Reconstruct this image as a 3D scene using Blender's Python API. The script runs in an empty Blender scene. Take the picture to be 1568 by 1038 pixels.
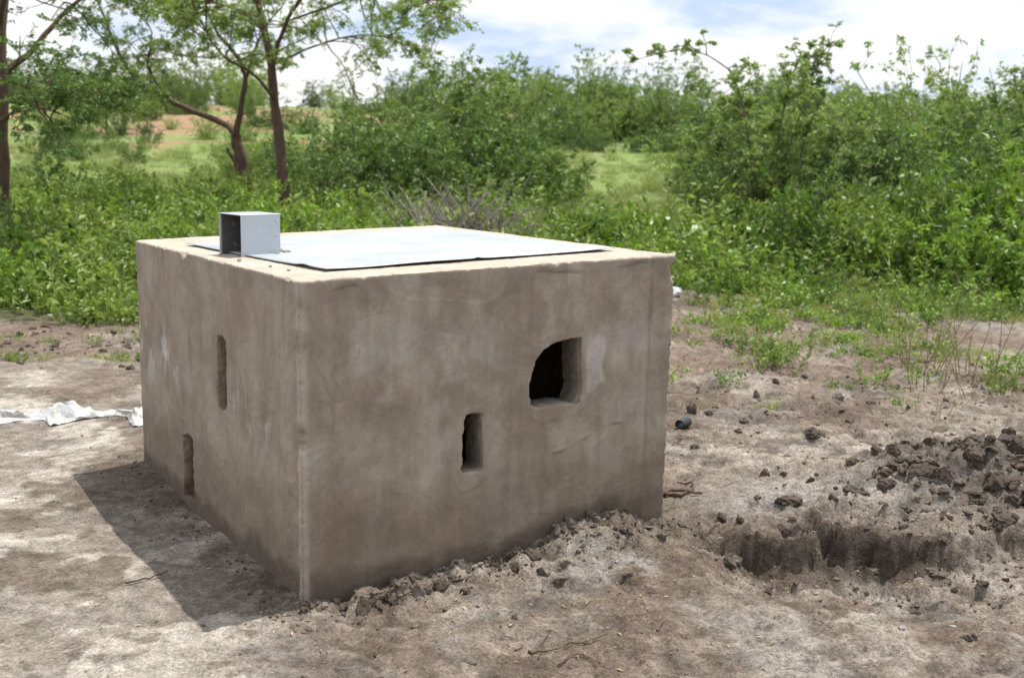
import bpy, bmesh, math, time
import numpy as np
from mathutils import Matrix, Vector
T0=time.time()
scene=bpy.context.scene
YAW=0.58682; OX,OY=-0.72516,3.77179
BW,BL,BH=1.6805,1.987,1.15
cY,sY=math.cos(YAW),math.sin(YAW)

# ------------------------------------------------------------ noise
def _hash(ix,iy,seed):
    h=(ix.astype(np.int64)*374761393+iy.astype(np.int64)*668265263+seed*974711)&0xffffffff
    h=((h^(h>>13))*1274126177)&0xffffffff
    h=h^(h>>16)
    return h
def perlin(x,y,seed=0):
    x=np.asarray(x,float);y=np.asarray(y,float)
    xi=np.floor(x);yi=np.floor(y);xf=x-xi;yf=y-yi
    u=xf*xf*xf*(xf*(xf*6-15)+10);v=yf*yf*yf*(yf*(yf*6-15)+10)
    def g(dx,dy):
        a=_hash(xi+dx,yi+dy,seed)/4294967296.0*2*np.pi
        return np.cos(a)*(xf-dx)+np.sin(a)*(yf-dy)
    a=g(0,0)*(1-u)+g(1,0)*u;b=g(0,1)*(1-u)+g(1,1)*u
    return (a*(1-v)+b*v)*1.5
def fbm(x,y,s,o=4,seed=0,gain=.5):
    r=0;a=1;t=0
    for i in range(o):
        r=r+a*perlin(np.asarray(x)*s+i*17.3,np.asarray(y)*s-i*9.1,seed+i);t+=a;a*=gain;s*=2.03
    return r/t
def sstep(a,b,x):
    t=np.clip((x-a)/(b-a),0,1);return t*t*(3-2*t)

# ------------------------------------------------------------ terrain height
def rough_mask(x,y):
    m=sstep(-1.3,-0.5,x+0.25*fbm(x,y,1.2,2,91))
    return 0.22+0.78*m
def scarp(x,y):
    wx=sstep(.75,1.05,x)*(1-sstep(2.1,2.7,x))*np.clip(.95+.9*perlin(x*2.3,y*.6,62),.35,1.2)
    line=4.50+0.30*fbm(x,y,1.7,3,60)-0.08*(x-1.3)+.12*fbm(x,y,6,3,61,.6)
    return wx,line-y
def heap(x,y):
    q=((x-2.35)/.6)**2+((y-5.25)/.48)**2
    return np.exp(-q*(1+.5*fbm(x,y,2.5,3,64)))
def hfun(x,y,fine=True):
    x=np.asarray(x,float);y=np.asarray(y,float)
    s=np.clip(y-18,0,None)
    hill=0.085*(s*s/(s+4.0))
    cap=6.2
    hill=cap*(1-np.exp(-hill/cap*1.15))
    hill=hill+sstep(25,60,y)*0.6*fbm(x,y,0.05,3,5)
    h=hill+0.10*fbm(x,y,0.22,2,1)*sstep(7,12,np.hypot(x,y-4))
    h=h+0.022*fbm(x,y,0.9,3,2)
    R=rough_mask(x,y)
    n=fbm(x,y,3.2,4,3,.6)
    h=h+R*0.032*n
    dx=x-OX;dy=y-OY
    a=cY*dx+sY*dy;b=-sY*dx+cY*dy
    wx,d=scarp(x,y);e1=heap(x,y)
    base_band=sstep(-.05,.3,a)*(1-sstep(1.7,2.0,a))*np.where(b<0,1-sstep(.08,.38,-b+.25*n),1-sstep(0,.5,b))
    lm=np.clip(1.0*e1+.7*base_band+.75*wx*(1-sstep(.08,.6,np.abs(d-.05))),0,1.1)
    if fine:
        rid=1-np.abs(fbm(x,y,7.0,3,7))*2.2
        h=h+R*0.010*rid
        h=h+R*0.011*fbm(x,y,22,3,8,.6)
        p=perlin(x*4.2,y*4.2,33)
        h=h-R*0.022*sstep(.25,.42,p)
        c1=np.abs(fbm(x,y,7,4,140,.62))
        h=h+(.25*R+lm)*(.085*c1-.012)
        c2=perlin(x*14,y*14,145)
        h=h+(.16*R+lm)*(.018*sstep(.05,.25,c2)+.008*np.abs(perlin(x*34,y*34,146)))
        c3=fbm(x,y,5,2,147);h=h+lm*.022*sstep(.05,.15,c3)
    belt=sstep(6.0,7.2,y)*(1-sstep(9.5,12,y))
    h=h+belt*0.07*np.clip(fbm(x,y,2.4,4,12,.6)+.1,0,1)
    w=sstep(.95,1.22,a+.05*fbm(x,y,6,2,40))*(1-.8*sstep(1.3,1.66,a))*(1-sstep(1.7,1.95,a))
    f=np.where(b<0,1-sstep(0.02,.32,-b),1-sstep(.2,.6,b))
    h=h+w*f*(0.085+0.03*n)
    h=h+0.024*sstep(1.0,2.1,b)*(1-sstep(.3,1.2,np.abs(a)))
    dep=sstep(-0.015,0.035,d)*(1-sstep(.22,.85,d))
    h=h-wx*dep*0.135
    h=h+wx*.035*np.exp(-((d+.12)/.14)**2)
    h=h+e1*(0.19+0.10*n)
    e=np.exp(-(((x-3.3)/.9)**2+((y-6.3)/.3)**2))
    h=h+e*(0.09+0.10*n)
    return h

# ------------------------------------------------------------ material helpers
def newmat(name):
    m=bpy.data.materials.new(name);m.use_nodes=True
    nt=m.node_tree;nt.nodes.clear()
    out=nt.nodes.new('ShaderNodeOutputMaterial')
    return m,nt,out
class NB:
    def __init__(s,nt): s.nt=nt
    def n(s,t,**k):
        nd=s.nt.nodes.new(t)
        for kk,v in k.items():
            if kk=='ins':
                for i,x in v.items():
                    if isinstance(x,bpy.types.NodeSocket): s.nt.links.new(x,nd.inputs[i])
                    else: nd.inputs[i].default_value=x
            else: setattr(nd,kk,v)
        return nd
    def noise(s,vec,scale,detail=4,rough=.55,dist=0):
        return s.n('ShaderNodeTexNoise',ins={'Vector':vec,'Scale':scale,'Detail':detail,'Roughness':rough,'Distortion':dist}).outputs['Fac']
    def ramp(s,fac,stops):
        r=s.n('ShaderNodeValToRGB',ins={'Fac':fac})
        e=r.color_ramp.elements
        while len(e)<len(stops): e.new(.5)
        for i,(p,c) in enumerate(stops):
            e[i].position=p
            e[i].color=(c,c,c,1) if not isinstance(c,(tuple,list)) else (*c,1)
        return r.outputs['Color']
    def mix(s,fac,a,b,mode='MIX'):
        m=s.n('ShaderNodeMix',data_type='RGBA',blend_type=mode)
        for sock,v in ((m.inputs[0],fac),(m.inputs[6],a),(m.inputs[7],b)):
            if isinstance(v,bpy.types.NodeSocket): s.nt.links.new(v,sock)
            elif isinstance(v,(tuple,list)): sock.default_value=(*v,1)
            else: sock.default_value=v if sock==m.inputs[0] else (v,v,v,1)
        return m.outputs[2]
    def math(s,op,a,b=0.0):
        return s.n('ShaderNodeMath',operation=op,ins={0:a,1:b}).outputs[0]
    def attr(s,name): return s.n('ShaderNodeAttribute',attribute_name=name)

def leaf_mat(name,c1,c2,trans=.22,rough=.45):
    m,nt,out=newmat(name);b=NB(nt)
    tone=b.attr('tone').outputs['Fac']
    rnd=b.n('ShaderNodeObjectInfo').outputs['Random']
    t=b.math('ADD',b.math('MULTIPLY',tone,.55),b.math('MULTIPLY',rnd,.6))
    col=b.mix(t,c1,c2)
    p=b.n('ShaderNodeBsdfPrincipled',ins={'Base Color':col,'Roughness':rough,'Specular IOR Level':.3})
    tr=b.n('ShaderNodeBsdfTranslucent',ins={'Color':b.mix(1.0,col,(1.4,1.5,.6),'MULTIPLY')})
    mx=b.n('ShaderNodeMixShader',ins={0:trans,1:p.outputs[0],2:tr.outputs[0]})
    nt.links.new(mx.outputs[0],out.inputs[0]);return m
def bark_mat(name,c1,c2):
    m,nt,out=newmat(name);b=NB(nt)
    co=b.n('ShaderNodeTexCoord').outputs['Object']
    mp=b.n('ShaderNodeMapping',ins={0:co,3:(1,1,.25)}).outputs[0]
    f=b.noise(mp,18,5,.65)
    col=b.ramp(f,[(.3,c1),(.7,c2)])
    bp=b.n('ShaderNodeBump',ins={'Strength':.8,'Distance':.02,'Height':f})
    p=b.n('ShaderNodeBsdfPrincipled',ins={'Base Color':col,'Roughness':.9,'Normal':bp.outputs[0]})
    nt.links.new(p.outputs[0],out.inputs[0]);return m

M_acacia=leaf_mat('acacia_leaves',(.040,.085,.024),(.205,.315,.09))
M_acacia_l=leaf_mat('acacia_leaves_light',(.10,.165,.05),(.34,.44,.15),.3)
M_broad=leaf_mat('broad_leaves',(.035,.085,.017),(.275,.42,.075),.25,.4)
M_weed=leaf_mat('weed_leaves',(.070,.12,.03),(.34,.43,.12),.25,.45)
M_grass=leaf_mat('grass_blades',(.14,.19,.05),(.40,.44,.17),.2,.5)
M_dry=leaf_mat('dry_stems',(.22,.17,.10),(.36,.30,.18),.1,.7)
M_bark=bark_mat('bark_reddish',(.05,.03,.02),(.15,.092,.06))
M_twig=bark_mat('twig_bark',(.07,.07,.035),(.16,.16,.08))
M_dead=bark_mat('dead_wood',(.14,.12,.10),(.36,.32,.28))

# ------------------------------------------------------------ mesh builder (quads)
class MB:
    def __init__(s): s.V=[];s.F=[];s.M=[];s.T=[];s.n=0
    def add(s,V,F,mat,tone):
        V=V.reshape(-1,3);s.V.append(V);s.F.append(F+s.n);s.n+=len(V)
        s.M.append(np.full(len(F),mat,np.int32))
        s.T.append(np.broadcast_to(tone,(len(V),)).astype(np.float32) if np.ndim(tone)==0 else tone.astype(np.float32))
    def build(s,name,mats,smooth=True):
        V=np.concatenate(s.V).astype(np.float32);F=np.concatenate(s.F).astype(np.int32)
        me=bpy.data.meshes.new(name)
        me.vertices.add(len(V));me.vertices.foreach_set('co',V.ravel())
        me.loops.add(F.size);me.loops.foreach_set('vertex_index',F.ravel())
        me.polygons.add(len(F));me.polygons.foreach_set('loop_start',np.arange(len(F),dtype=np.int32)*4)
        me.polygons.foreach_set('material_index',np.concatenate(s.M))
        me.polygons.foreach_set('use_smooth',np.full(len(F),smooth))
        a=me.attributes.new('tone','FLOAT','POINT');a.data.foreach_set('value',np.concatenate(s.T))
        for m in mats: me.materials.append(m)
        me.update(calc_edges=True);return me
def nrm(v): return v/np.maximum(np.linalg.norm(v,axis=-1,keepdims=True),1e-9)
def rv(r,n): return nrm(r.normal(size=(n,3)))
def tubes(mb,P,R,k,mat,tone=.5):
    m,n,_=P.shape
    t=nrm(np.gradient(P,axis=1))
    ref=np.array([.83,.31,.11])
    u=nrm(np.cross(t,ref));v=np.cross(t,u)
    ang=np.arange(k)/k*2*np.pi
    ring=P[:,:,None,:]+R[:,:,None,None]*(u[:,:,None,:]*np.cos(ang)[None,None,:,None]+v[:,:,None,:]*np.sin(ang)[None,None,:,None])
    idx=np.arange(m*n*k).reshape(m,n,k)
    a=idx[:,:-1,:];b=np.roll(a,-1,axis=2);d=idx[:,1:,:];c=np.roll(d,-1,axis=2)
    F=np.stack([a,b,c,d],-1).reshape(-1,4)
    mb.add(ring,F,mat,tone)
def leaves(mb,P,D,L,W,mat,tone,r,flat=0.0):
    n=len(P)
    q=rv(r,n)*(1-flat)+np.array([0,0,1.])*flat
    S=nrm(np.cross(D,q));N=np.cross(S,D)
    L=L[:,None];W=W[:,None]
    fold=N*W*.18
    V=np.stack([P,P+D*L*.45+S*W*.5+fold,P+D*L-N*L*.12,P+D*L*.45-S*W*.5+fold],1)
    F=np.arange(n*4).reshape(n,4)
    mb.add(V,F,mat,np.repeat(tone,4))
def grow(r,B,D,L,n,droop,wig):
    m=len(B);P=np.zeros((m,n,3));P[:,0]=B;d=nrm(D).copy();st=(L/(n-1))[:,None]
    for i in range(1,n):
        d=nrm(d+r.normal(size=(m,3))*wig+np.array([0,0,-1.])*droop)
        P[:,i]=P[:,i-1]+d*st
    return P
def sample(P,idx,t):
    n=P.shape[1];f=np.clip(t,0,.999)*(n-1);i=f.astype(int);w=(f-i)[:,None]
    a=P[idx,i];b=P[idx,i+1]
    return a*(1-w)+b*w,nrm(b-a)
def children(r,P,per,t0,t1,L,mix,up,n,droop,wig,flat=1.0):
    m=len(P);idx=np.repeat(np.arange(m),per);t=r.uniform(t0,t1,len(idx))
    B,T=sample(P,idx,t)
    rr=rv(r,len(idx));rr[:,2]*=flat
    D=nrm(T*mix+rr+np.array([0,0,up]))
    LL=(L[idx] if np.ndim(L) else np.full(len(idx),L))*r.uniform(.55,1.15,len(idx))*(1.15-.5*t)
    return grow(r,B,D,LL,n,droop,wig),idx,LL

def bush(name,seed,H=3,spread=.9,r0=.35,n1=30,n2=9,n3=5,nl=10,lL=.10,lW=.046,mats=None,droop=.10,l2=.33,l3=.33,leafflat=.2):
    r=np.random.default_rng(seed);mb=MB()
    an=r.uniform(0,2*np.pi,n1);rad=r0*np.sqrt(r.uniform(0,1,n1))
    B=np.stack([np.cos(an)*rad,np.sin(an)*rad,np.full(n1,-.1)],1)
    tilt=r.uniform(0.05,1,n1)**.8*spread
    D=np.stack([np.cos(an)*np.sin(tilt),np.sin(an)*np.sin(tilt),np.cos(tilt)],1)
    L=H*r.uniform(.55,1.15,n1)*(1-.1*tilt)
    P1=grow(r,B,D,L,8,droop*.35*1.0,.09)
    R=np.linspace(1,.25,8)[None]*(.010*H*r.uniform(.5,1.1,n1))[:,None]*.8
    tubes(mb,P1,R,4,1)
    P2,i2,L2=children(r,P1,n2,.1,1,L*l2,.7,.15,6,droop,.16)
    tubes(mb,P2,np.linspace(1,.3,6)[None]*np.full((len(P2),1),.003*max(H,1)*.8),3,1)
    P3,i3,L3=children(r,P2,n3,.15,1,L2*l3*1.3,.7,.05,4,droop*1.4,.15)
    m=len(P3);idx=np.repeat(np.arange(m),nl);t=r.uniform(0.05,1,len(idx))
    Pp,T=sample(P3,idx,t)
    D=nrm(T*.7+rv(r,len(idx))+np.array([0,0,.05]))
    clump=r.uniform(0,1,len(P2))[i3]
    tone=np.clip(.55*clump[idx]+.45*r.uniform(0,1,len(idx)),0,1)
    leaves(mb,Pp,D,lL*r.uniform(.6,1.25,len(idx)),lW*r.uniform(.7,1.2,len(idx)),0,tone,r,leafflat)
    return mb.build(name,mats)

def weed(name,seed,H=.45,n=14,nl=14,lL=.07,lW=.04,rad=.25,mats=None,tilt=.7):
    r=np.random.default_rng(seed);mb=MB()
    an=r.uniform(0,2*np.pi,n);q=rad*np.sqrt(r.uniform(0,1,n))
    B=np.stack([np.cos(an)*q,np.sin(an)*q,np.full(n,-.03)],1)
    D=nrm(np.stack([np.cos(an)*tilt*.5,np.sin(an)*tilt*.5,np.ones(n)],1)+rv(r,n)*.3)
    L=H*r.uniform(.5,1.15,n)
    P=grow(r,B,D,L,6,.03,.1)
    tubes(mb,P,np.linspace(1,.4,6)[None]*np.full((n,1),.004),3,1)
    idx=np.repeat(np.arange(n),nl);t=r.uniform(.12,1,len(idx))
    Pp,T=sample(P,idx,t)
    Dl=nrm(T*.45+rv(r,len(idx))*np.array([1,1,.45])+np.array([0,0,.15]))
    tone=np.clip(r.uniform(0,1,n)[idx]*.5+r.uniform(0,.5,len(idx)),0,1)
    leaves(mb,Pp,Dl,lL*r.uniform(.5,1.25,len(idx)),lW*r.uniform(.6,1.2,len(idx)),0,tone,r,.45)
    return mb.build(name,mats)
def grass(name,seed,H=.22,n=60,rad=.16,mats=None,W=.008):
    r=np.random.default_rng(seed);mb=MB()
    an=r.uniform(0,2*np.pi,n);q=rad*np.sqrt(r.uniform(0,1,n))
    B=np.stack([np.cos(an)*q,np.sin(an)*q,np.full(n,-.02)],1)
    D=nrm(np.array([0,0,1.])+rv(r,n)*.55)
    L=H*r.uniform(.5,1.2,n);P=grow(r,B,D,L,4,.16,.05)
    w=np.linspace(1,.1,4)[None]*np.full((n,1),W/2)
    S=nrm(np.cross(nrm(np.gradient(P,axis=1)),rv(r,n)[:,None,:]))
    V=np.stack([P-S*w[...,None],P+S*w[...,None]],2)
    ix=np.arange(n*8).reshape(n,4,2)
    F=np.stack([ix[:,:-1,0],ix[:,:-1,1],ix[:,1:,1],ix[:,1:,0]],-1).reshape(-1,4)
    mb.add(V,F,0,np.repeat(r.uniform(0,1,n),8))
    return mb.build(name,mats)

def link(o,parent=None):
    scene.collection.objects.link(o)
    if parent: o.parent=parent
    return o
def mkobj(name,me,loc=(0,0,0),rot=0,sc=1,parent=None):
    o=bpy.data.objects.new(name,me);o.location=loc;o.rotation_euler=(0,0,rot)
    o.scale=(sc,sc,sc) if np.ndim(sc)==0 else sc
    return link(o,parent)

def scatter(name,meshes,P,rotz,S,idx,tilt=0.0,r=None):
    coll=bpy.data.collections.new(name+'_parts')
    for i,me in enumerate(meshes):
        o=bpy.data.objects.new('%s_part_%02d'%(name,i),me);coll.objects.link(o)
    n=len(P);me=bpy.data.meshes.new(name)
    me.vertices.add(n);me.vertices.foreach_set('co',np.asarray(P,np.float32).ravel())
    rot=np.zeros((n,3),np.float32);rot[:,2]=rotz
    if tilt: rot[:,0]=r.normal(size=n)*tilt;rot[:,1]=r.normal(size=n)*tilt
    me.attributes.new('rot','FLOAT_VECTOR','POINT').data.foreach_set('vector',rot.ravel())
    me.attributes.new('scl','FLOAT','POINT').data.foreach_set('value',np.asarray(S,np.float32))
    me.attributes.new('idx','INT','POINT').data.foreach_set('value',np.asarray(idx,np.int32))
    o=mkobj(name,me)
    ng=bpy.data.node_groups.new(name+'_scatter','GeometryNodeTree')
    ng.interface.new_socket('Geometry',in_out='INPUT',socket_type='NodeSocketGeometry')
    ng.interface.new_socket('Geometry',in_out='OUTPUT',socket_type='NodeSocketGeometry')
    N=ng.nodes;gi=N.new('NodeGroupInput');go=N.new('NodeGroupOutput')
    ip=N.new('GeometryNodeInstanceOnPoints');ci=N.new('GeometryNodeCollectionInfo')
    ci.inputs['Collection'].default_value=coll;ci.inputs['Separate Children'].default_value=True;ci.inputs['Reset Children'].default_value=True
    def na(nm,dt):
        a=N.new('GeometryNodeInputNamedAttribute');a.data_type=dt;a.inputs['Name'].default_value=nm
        return [s for s in a.outputs if s.enabled and s.name=='Attribute'][0]
    e=N.new('FunctionNodeEulerToRotation')
    L=ng.links.new
    L(gi.outputs[0],ip.inputs['Points']);L(ci.outputs[0],ip.inputs['Instance'])
    ip.inputs['Pick Instance'].default_value=True
    L(na('idx','INT'),ip.inputs['Instance Index']);L(na('rot','FLOAT_VECTOR'),e.inputs[0]);L(e.outputs[0],ip.inputs['Rotation'])
    L(na('scl','FLOAT'),ip.inputs['Scale']);L(ip.outputs[0],go.inputs[0])
    md=o.modifiers.new('scatter','NODES');md.node_group=ng
    return o

# ------------------------------------------------------------ ground
def axis(lo,hi,core0,core1,st,gl,gr):
    c=list(np.arange(core0,core1,st));s=st;x=c[-1];R=[]
    while x<hi: s*=gr;x+=s;R.append(x)
    s=st;x=c[0];Lf=[]
    while x>lo: s*=gl;x-=s;Lf.append(x)
    return np.array(Lf[::-1]+c+R)
xs=axis(-420,420,-1.9,2.8,.0115,1.04,1.04);ys=axis(-30,520,3.0,5.7,.012,1.07,1.022)
X,Y=np.meshgrid(xs,ys)
Z=hfun(X,Y)
ny,nx=X.shape
V=np.stack([X,Y,Z],-1).reshape(-1,3).astype(np.float32)
ix=np.arange(nx*ny).reshape(ny,nx)
F=np.stack([ix[:-1,:-1],ix[:-1,1:],ix[1:,1:],ix[1:,:-1]],-1).reshape(-1,4).astype(np.int32)
me=bpy.data.meshes.new('ground')
me.vertices.add(len(V));me.vertices.foreach_set('co',V.ravel())
me.loops.add(F.size);me.loops.foreach_set('vertex_index',F.ravel())
me.polygons.add(len(F));me.polygons.foreach_set('loop_start',np.arange(len(F),dtype=np.int32)*4)
me.polygons.foreach_set('use_smooth',np.full(len(F),True))
def edge_line(x): return np.interp(x,[-12,-8,-2,0,1.5,5,12],[9.6,9.6,9.7,11.6,13,11.4,11])
x=V[:,0].astype(float);y=V[:,1].astype(float)
soil=np.array([.285,.236,.190]);dark=np.array([.110,.083,.063]);pale=np.array([.42,.37,.315]);grey=np.array([.30,.28,.255]);damp=np.array([.175,.133,.102])
col=np.tile(soil,(len(V),1))
def mixc(m,c):
    global col
    m=np.clip(m,0,1)[:,None];col=col*(1-m)+c*m
R=rough_mask(x,y)
mixc(.9*sstep(-.08,.2,fbm(x,y,.8,4,101,.6)),damp)
mixc(.7*sstep(.05,.3,fbm(x,y,1.1,5,102,.6)),pale)
mixc(.5*sstep(.05,.25,fbm(x,y,1.7,4,103,.6)),grey)
left=(1-sstep(-1.1,-.5,x))*sstep(-1,1,y)*(1-sstep(7.5,8.5,y))
mixc(left*.6,np.array([.32,.28,.235]))
mixc(left*.85*sstep(.06,.12,fbm(x,y,1.5,5,104,.6)),np.array([.52,.47,.40]))
mixc(left*.85*sstep(.05,.13,-fbm(x,y,1.3,5,105,.6)),np.array([.185,.145,.112]))
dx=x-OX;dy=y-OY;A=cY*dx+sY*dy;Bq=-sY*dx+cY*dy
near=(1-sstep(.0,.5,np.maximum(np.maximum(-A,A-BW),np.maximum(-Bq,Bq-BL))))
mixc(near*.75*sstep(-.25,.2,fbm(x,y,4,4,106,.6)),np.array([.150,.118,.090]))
hz=fbm(x,y,3.2,4,3,.6);mixc(.65*R*sstep(.03,.3,-hz),dark)
c1=np.abs(fbm(x,y,7,4,140,.62));mixc(.55*R*(1-sstep(0,.07,c1)),dark)
mixc(.85*sstep(.15,.55,heap(x,y)+.15*fbm(x,y,4,3,112)),np.array([.120,.098,.082]))
wx,dd_=scarp(x,y)
mixc(wx*sstep(-.06,.0,dd_)*(1-sstep(.06,.26,dd_))*.9,np.array([.095,.074,.058]))
mixc(.6*np.exp(-(((x-1.5)/.55)**2+((y-5.05)/.3)**2)),np.array([.37,.345,.31]))
belt=sstep(6.8,8.2,y)*(1-sstep(60,80,y));mixc(belt*.7*sstep(-.2,.2,fbm(x,y,.9,4,107)),np.array([.20,.143,.108]))
vg=sstep(-.5,.8,y-edge_line(x)+1.2*fbm(x,y,.5,3,108));mixc(vg*.9,np.array([.08,.10,.03]))
mixc(sstep(22,26,y)*.97,np.array([.22,.30,.09]))
mixc(sstep(23,28,y)*.75*sstep(-.05,.15,fbm(x,y,.35,5,109,.65)),np.array([.12,.175,.055]))
mixc(sstep(23,28,y)*.55*sstep(.08,.25,fbm(x,y,.6,5,119,.65)),np.array([.34,.32,.17]))
mixc(sstep(32,40,y)*.9*sstep(-.04,.06,fbm(x,y,.11,5,110,.6))*(1-sstep(-3,4,x)),np.array([.37,.22,.145]))
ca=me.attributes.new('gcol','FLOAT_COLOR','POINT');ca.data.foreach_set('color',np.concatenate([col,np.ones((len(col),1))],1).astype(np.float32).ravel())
me.update(calc_edges=True)
m,nt,out=newmat('dry_soil');b=NB(nt)
co=b.n('ShaderNodeTexCoord').outputs['Object']
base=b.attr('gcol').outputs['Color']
n1=b.noise(co,14,6,.72);n2=b.noise(co,85,4,.7);n3=b.noise(co,5,4,.65,.6)
c=b.mix(1.0,base,b.ramp(n1,[(.3,.50),(.7,1.40)]),'MULTIPLY')
c=b.mix(1.0,c,b.ramp(n2,[(.3,.50),(.5,1.0),(.72,1.5)]),'MULTIPLY')
c=b.mix(1.0,c,b.ramp(n3,[(.3,.72),(.7,1.22)]),'MULTIPLY')
vor=b.n('ShaderNodeTexVoronoi',ins={'Vector':co,'Scale':48.0}).outputs['Distance']
peb=b.ramp(vor,[(.1,1.0),(.32,0.0)])
sel=b.ramp(n3,[(.5,0.0),(.6,1.0)])
pm=b.math('MULTIPLY',peb,sel)
c=b.mix(b.math('MULTIPLY',pm,.35),c,(.40,.36,.315))
hgt=b.math('ADD',b.math('MULTIPLY',n1,1.2),b.math('ADD',b.math('MULTIPLY',n2,.55),b.math('MULTIPLY',pm,.35)))
bp=b.n('ShaderNodeBump',ins={'Strength':1.0,'Distance':.022,'Height':hgt})
p=b.n('ShaderNodeBsdfPrincipled',ins={'Base Color':c,'Roughness':.95,'Specular IOR Level':.15,'Normal':bp.outputs[0]})
nt.links.new(p.outputs[0],out.inputs[0]);M_soil=m
me.materials.append(m)
mkobj('ground',me)
print('ground',time.time()-T0,len(V))

# ------------------------------------------------------------ clods
def ico(sub):
    bm=bmesh.new();bmesh.ops.create_icosphere(bm,subdivisions=sub,radius=1)
    v=np.array([q.co[:] for q in bm.verts]);f=np.array([[q.index for q in g.verts] for g in bm.faces]);bm.free();return v,f
m,nt,out=newmat('soil_clods');b=NB(nt)
co=b.n('ShaderNodeTexCoord').outputs['Object']
tone=b.attr('tone').outputs['Fac']
c=b.ramp(tone,[(0,(.085,.066,.052)),(.45,(.185,.15,.12)),(.8,(.29,.25,.21)),(1,(.42,.39,.36))])
nn=b.noise(co,60,6,.7);c=b.mix(1.0,c,b.ramp(nn,[(.3,.5),(.7,1.35)]),'MULTIPLY')
bp=b.n('ShaderNodeBump',ins={'Strength':1.0,'Distance':.012,'Height':nn})
p=b.n('ShaderNodeBsdfPrincipled',ins={'Base Color':c,'Roughness':.95,'Specular IOR Level':.15,'Normal':bp.outputs[0]})
nt.links.new(p.outputs[0],out.inputs[0]);M_clod=m
def clods(name,pts,size,tone,sub,r,sink=.4):
    v,f=ico(sub);n=len(pts);k=len(v)
    ph=r.uniform(0,50,(n,1));W=np.repeat(v[None],n,0)
    for q in range(7):
        dn=rv(r,n);off=r.uniform(.35,.8,n)
        dt=(W*dn[:,None,:]).sum(-1)
        W=W-dn[:,None,:]*np.clip(dt-off[:,None],0,None)[...,None]*.9
    if sub>=3:
        W=W*(1+.25*perlin(v[None,:,0]*2.6+ph,v[None,:,1]*2.6+v[None,:,2]*2.1,5)+.28*perlin(v[None,:,0]*7+ph,v[None,:,2]*7+v[None,:,1]*4,6))[...,None]
    else: W=W*(1+.3*(r.random((n,k))-.5))[...,None]
    sc=r.uniform(.6,1.4,(n,1,3));sc[...,2]*=.75
    W=W*sc
    an=r.uniform(0,6.28,n);ca,sa=np.cos(an)[:,None],np.sin(an)[:,None]
    W=np.stack([W[...,0]*ca-W[...,1]*sa,W[...,0]*sa+W[...,1]*ca,W[...,2]],-1)*size[:,None,None]
    z=hfun(pts[:,0],pts[:,1])
    W+=np.stack([pts[:,0],pts[:,1],z+size*(.5-sink)],-1)[:,None,:]
    V=W.reshape(-1,3);F=(f[None]+(np.arange(n)*k)[:,None,None]).reshape(-1,3)
    me=bpy.data.meshes.new(name);me.vertices.add(len(V));me.vertices.foreach_set('co',V.astype(np.float32).ravel())
    me.loops.add(F.size);me.loops.foreach_set('vertex_index',F.astype(np.int32).ravel())
    me.polygons.add(len(F));me.polygons.foreach_set('loop_start',np.arange(len(F),dtype=np.int32)*3)
    me.polygons.foreach_set('use_smooth',np.full(len(F),False))
    me.attributes.new('tone','FLOAT','POINT').data.foreach_set('value',np.repeat(tone,k).astype(np.float32))
    me.update(calc_edges=True);me.materials.append(M_clod);return mkobj(name,me)
def inbox(P):
    dx=P[:,0]-OX;dy=P[:,1]-OY;a=cY*dx+sY*dy;bb=-sY*dx+cY*dy
    return (a>-.02)&(a<BW+.02)&(bb>-.0)&(bb<BL+.02)
def boxw(a,bb): return np.stack([OX+cY*a-sY*bb,OY+sY*a+cY*bb],-1)
r=np.random.default_rng(5)
P=[];S=[];Tn=[]
def addc(p,s,t): P.append(p);S.append(s);Tn.append(t)
n=12000;p=np.stack([r.uniform(-2.8,3.6,n),r.uniform(2.7,8.5,n)],1);dn=fbm(p[:,0],p[:,1],1.4,3,200)
keep=(r.random(n)<np.where(p[:,0]<-.9,.10,.5)*np.clip(.45+2.2*dn,.04,1));p=p[keep];addc(p,r.lognormal(-5.4,.5,len(p)).clip(.0025,.018),r.uniform(.1,1,len(p)))
n=700;a=r.uniform(-.15,1.75,n);bb=-np.abs(r.normal(0,.11,n))-.005;p=boxw(a,bb);addc(p,r.lognormal(-4.9,.5,n).clip(.004,.03),r.uniform(0,.7,n))
n=34;a=r.uniform(.1,1.4,n);bb=-np.abs(r.normal(.06,.08,n))-.02;p=boxw(a,bb);addc(p,r.uniform(.02,.036,n),r.uniform(0,.6,n))
n=160;a=-np.abs(r.normal(0,.08,n))-.01;bb=r.uniform(0,2,n);p=boxw(a,bb);addc(p,r.lognormal(-5.0,.4,n).clip(.004,.014),r.uniform(0,.6,n))
n=560;p=np.stack([r.normal(2.35,.42,n),r.normal(5.15,.36,n)],1);addc(p,r.lognormal(-4.0,.6,n).clip(.008,.075),r.uniform(.0,.4,n))
n=420;p=np.stack([r.uniform(.8,2.7,n),r.normal(4.35,.2,n)],1);addc(p,r.lognormal(-4.7,.55,n).clip(.005,.035),r.uniform(0,.55,n))
n=700;p=np.stack([r.uniform(.8,6.5,n),r.normal(7.0,.8,n)],1);addc(p,r.lognormal(-4.4,.5,n).clip(.008,.045),r.uniform(.1,.6,n))
n=500;p=np.stack([r.uniform(-6,-2.2,n),r.normal(8.6,.5,n)],1);addc(p,r.lognormal(-4.2,.5,n).clip(.008,.05),r.uniform(.0,.5,n))
P=np.concatenate(P);S=np.concatenate(S);Tn=np.concatenate(Tn);k=~inbox(P);P,S,Tn=P[k],S[k],Tn[k]
big=S>.02
clods('soil_crumbs',P[~big],S[~big],Tn[~big],1,r)
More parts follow.
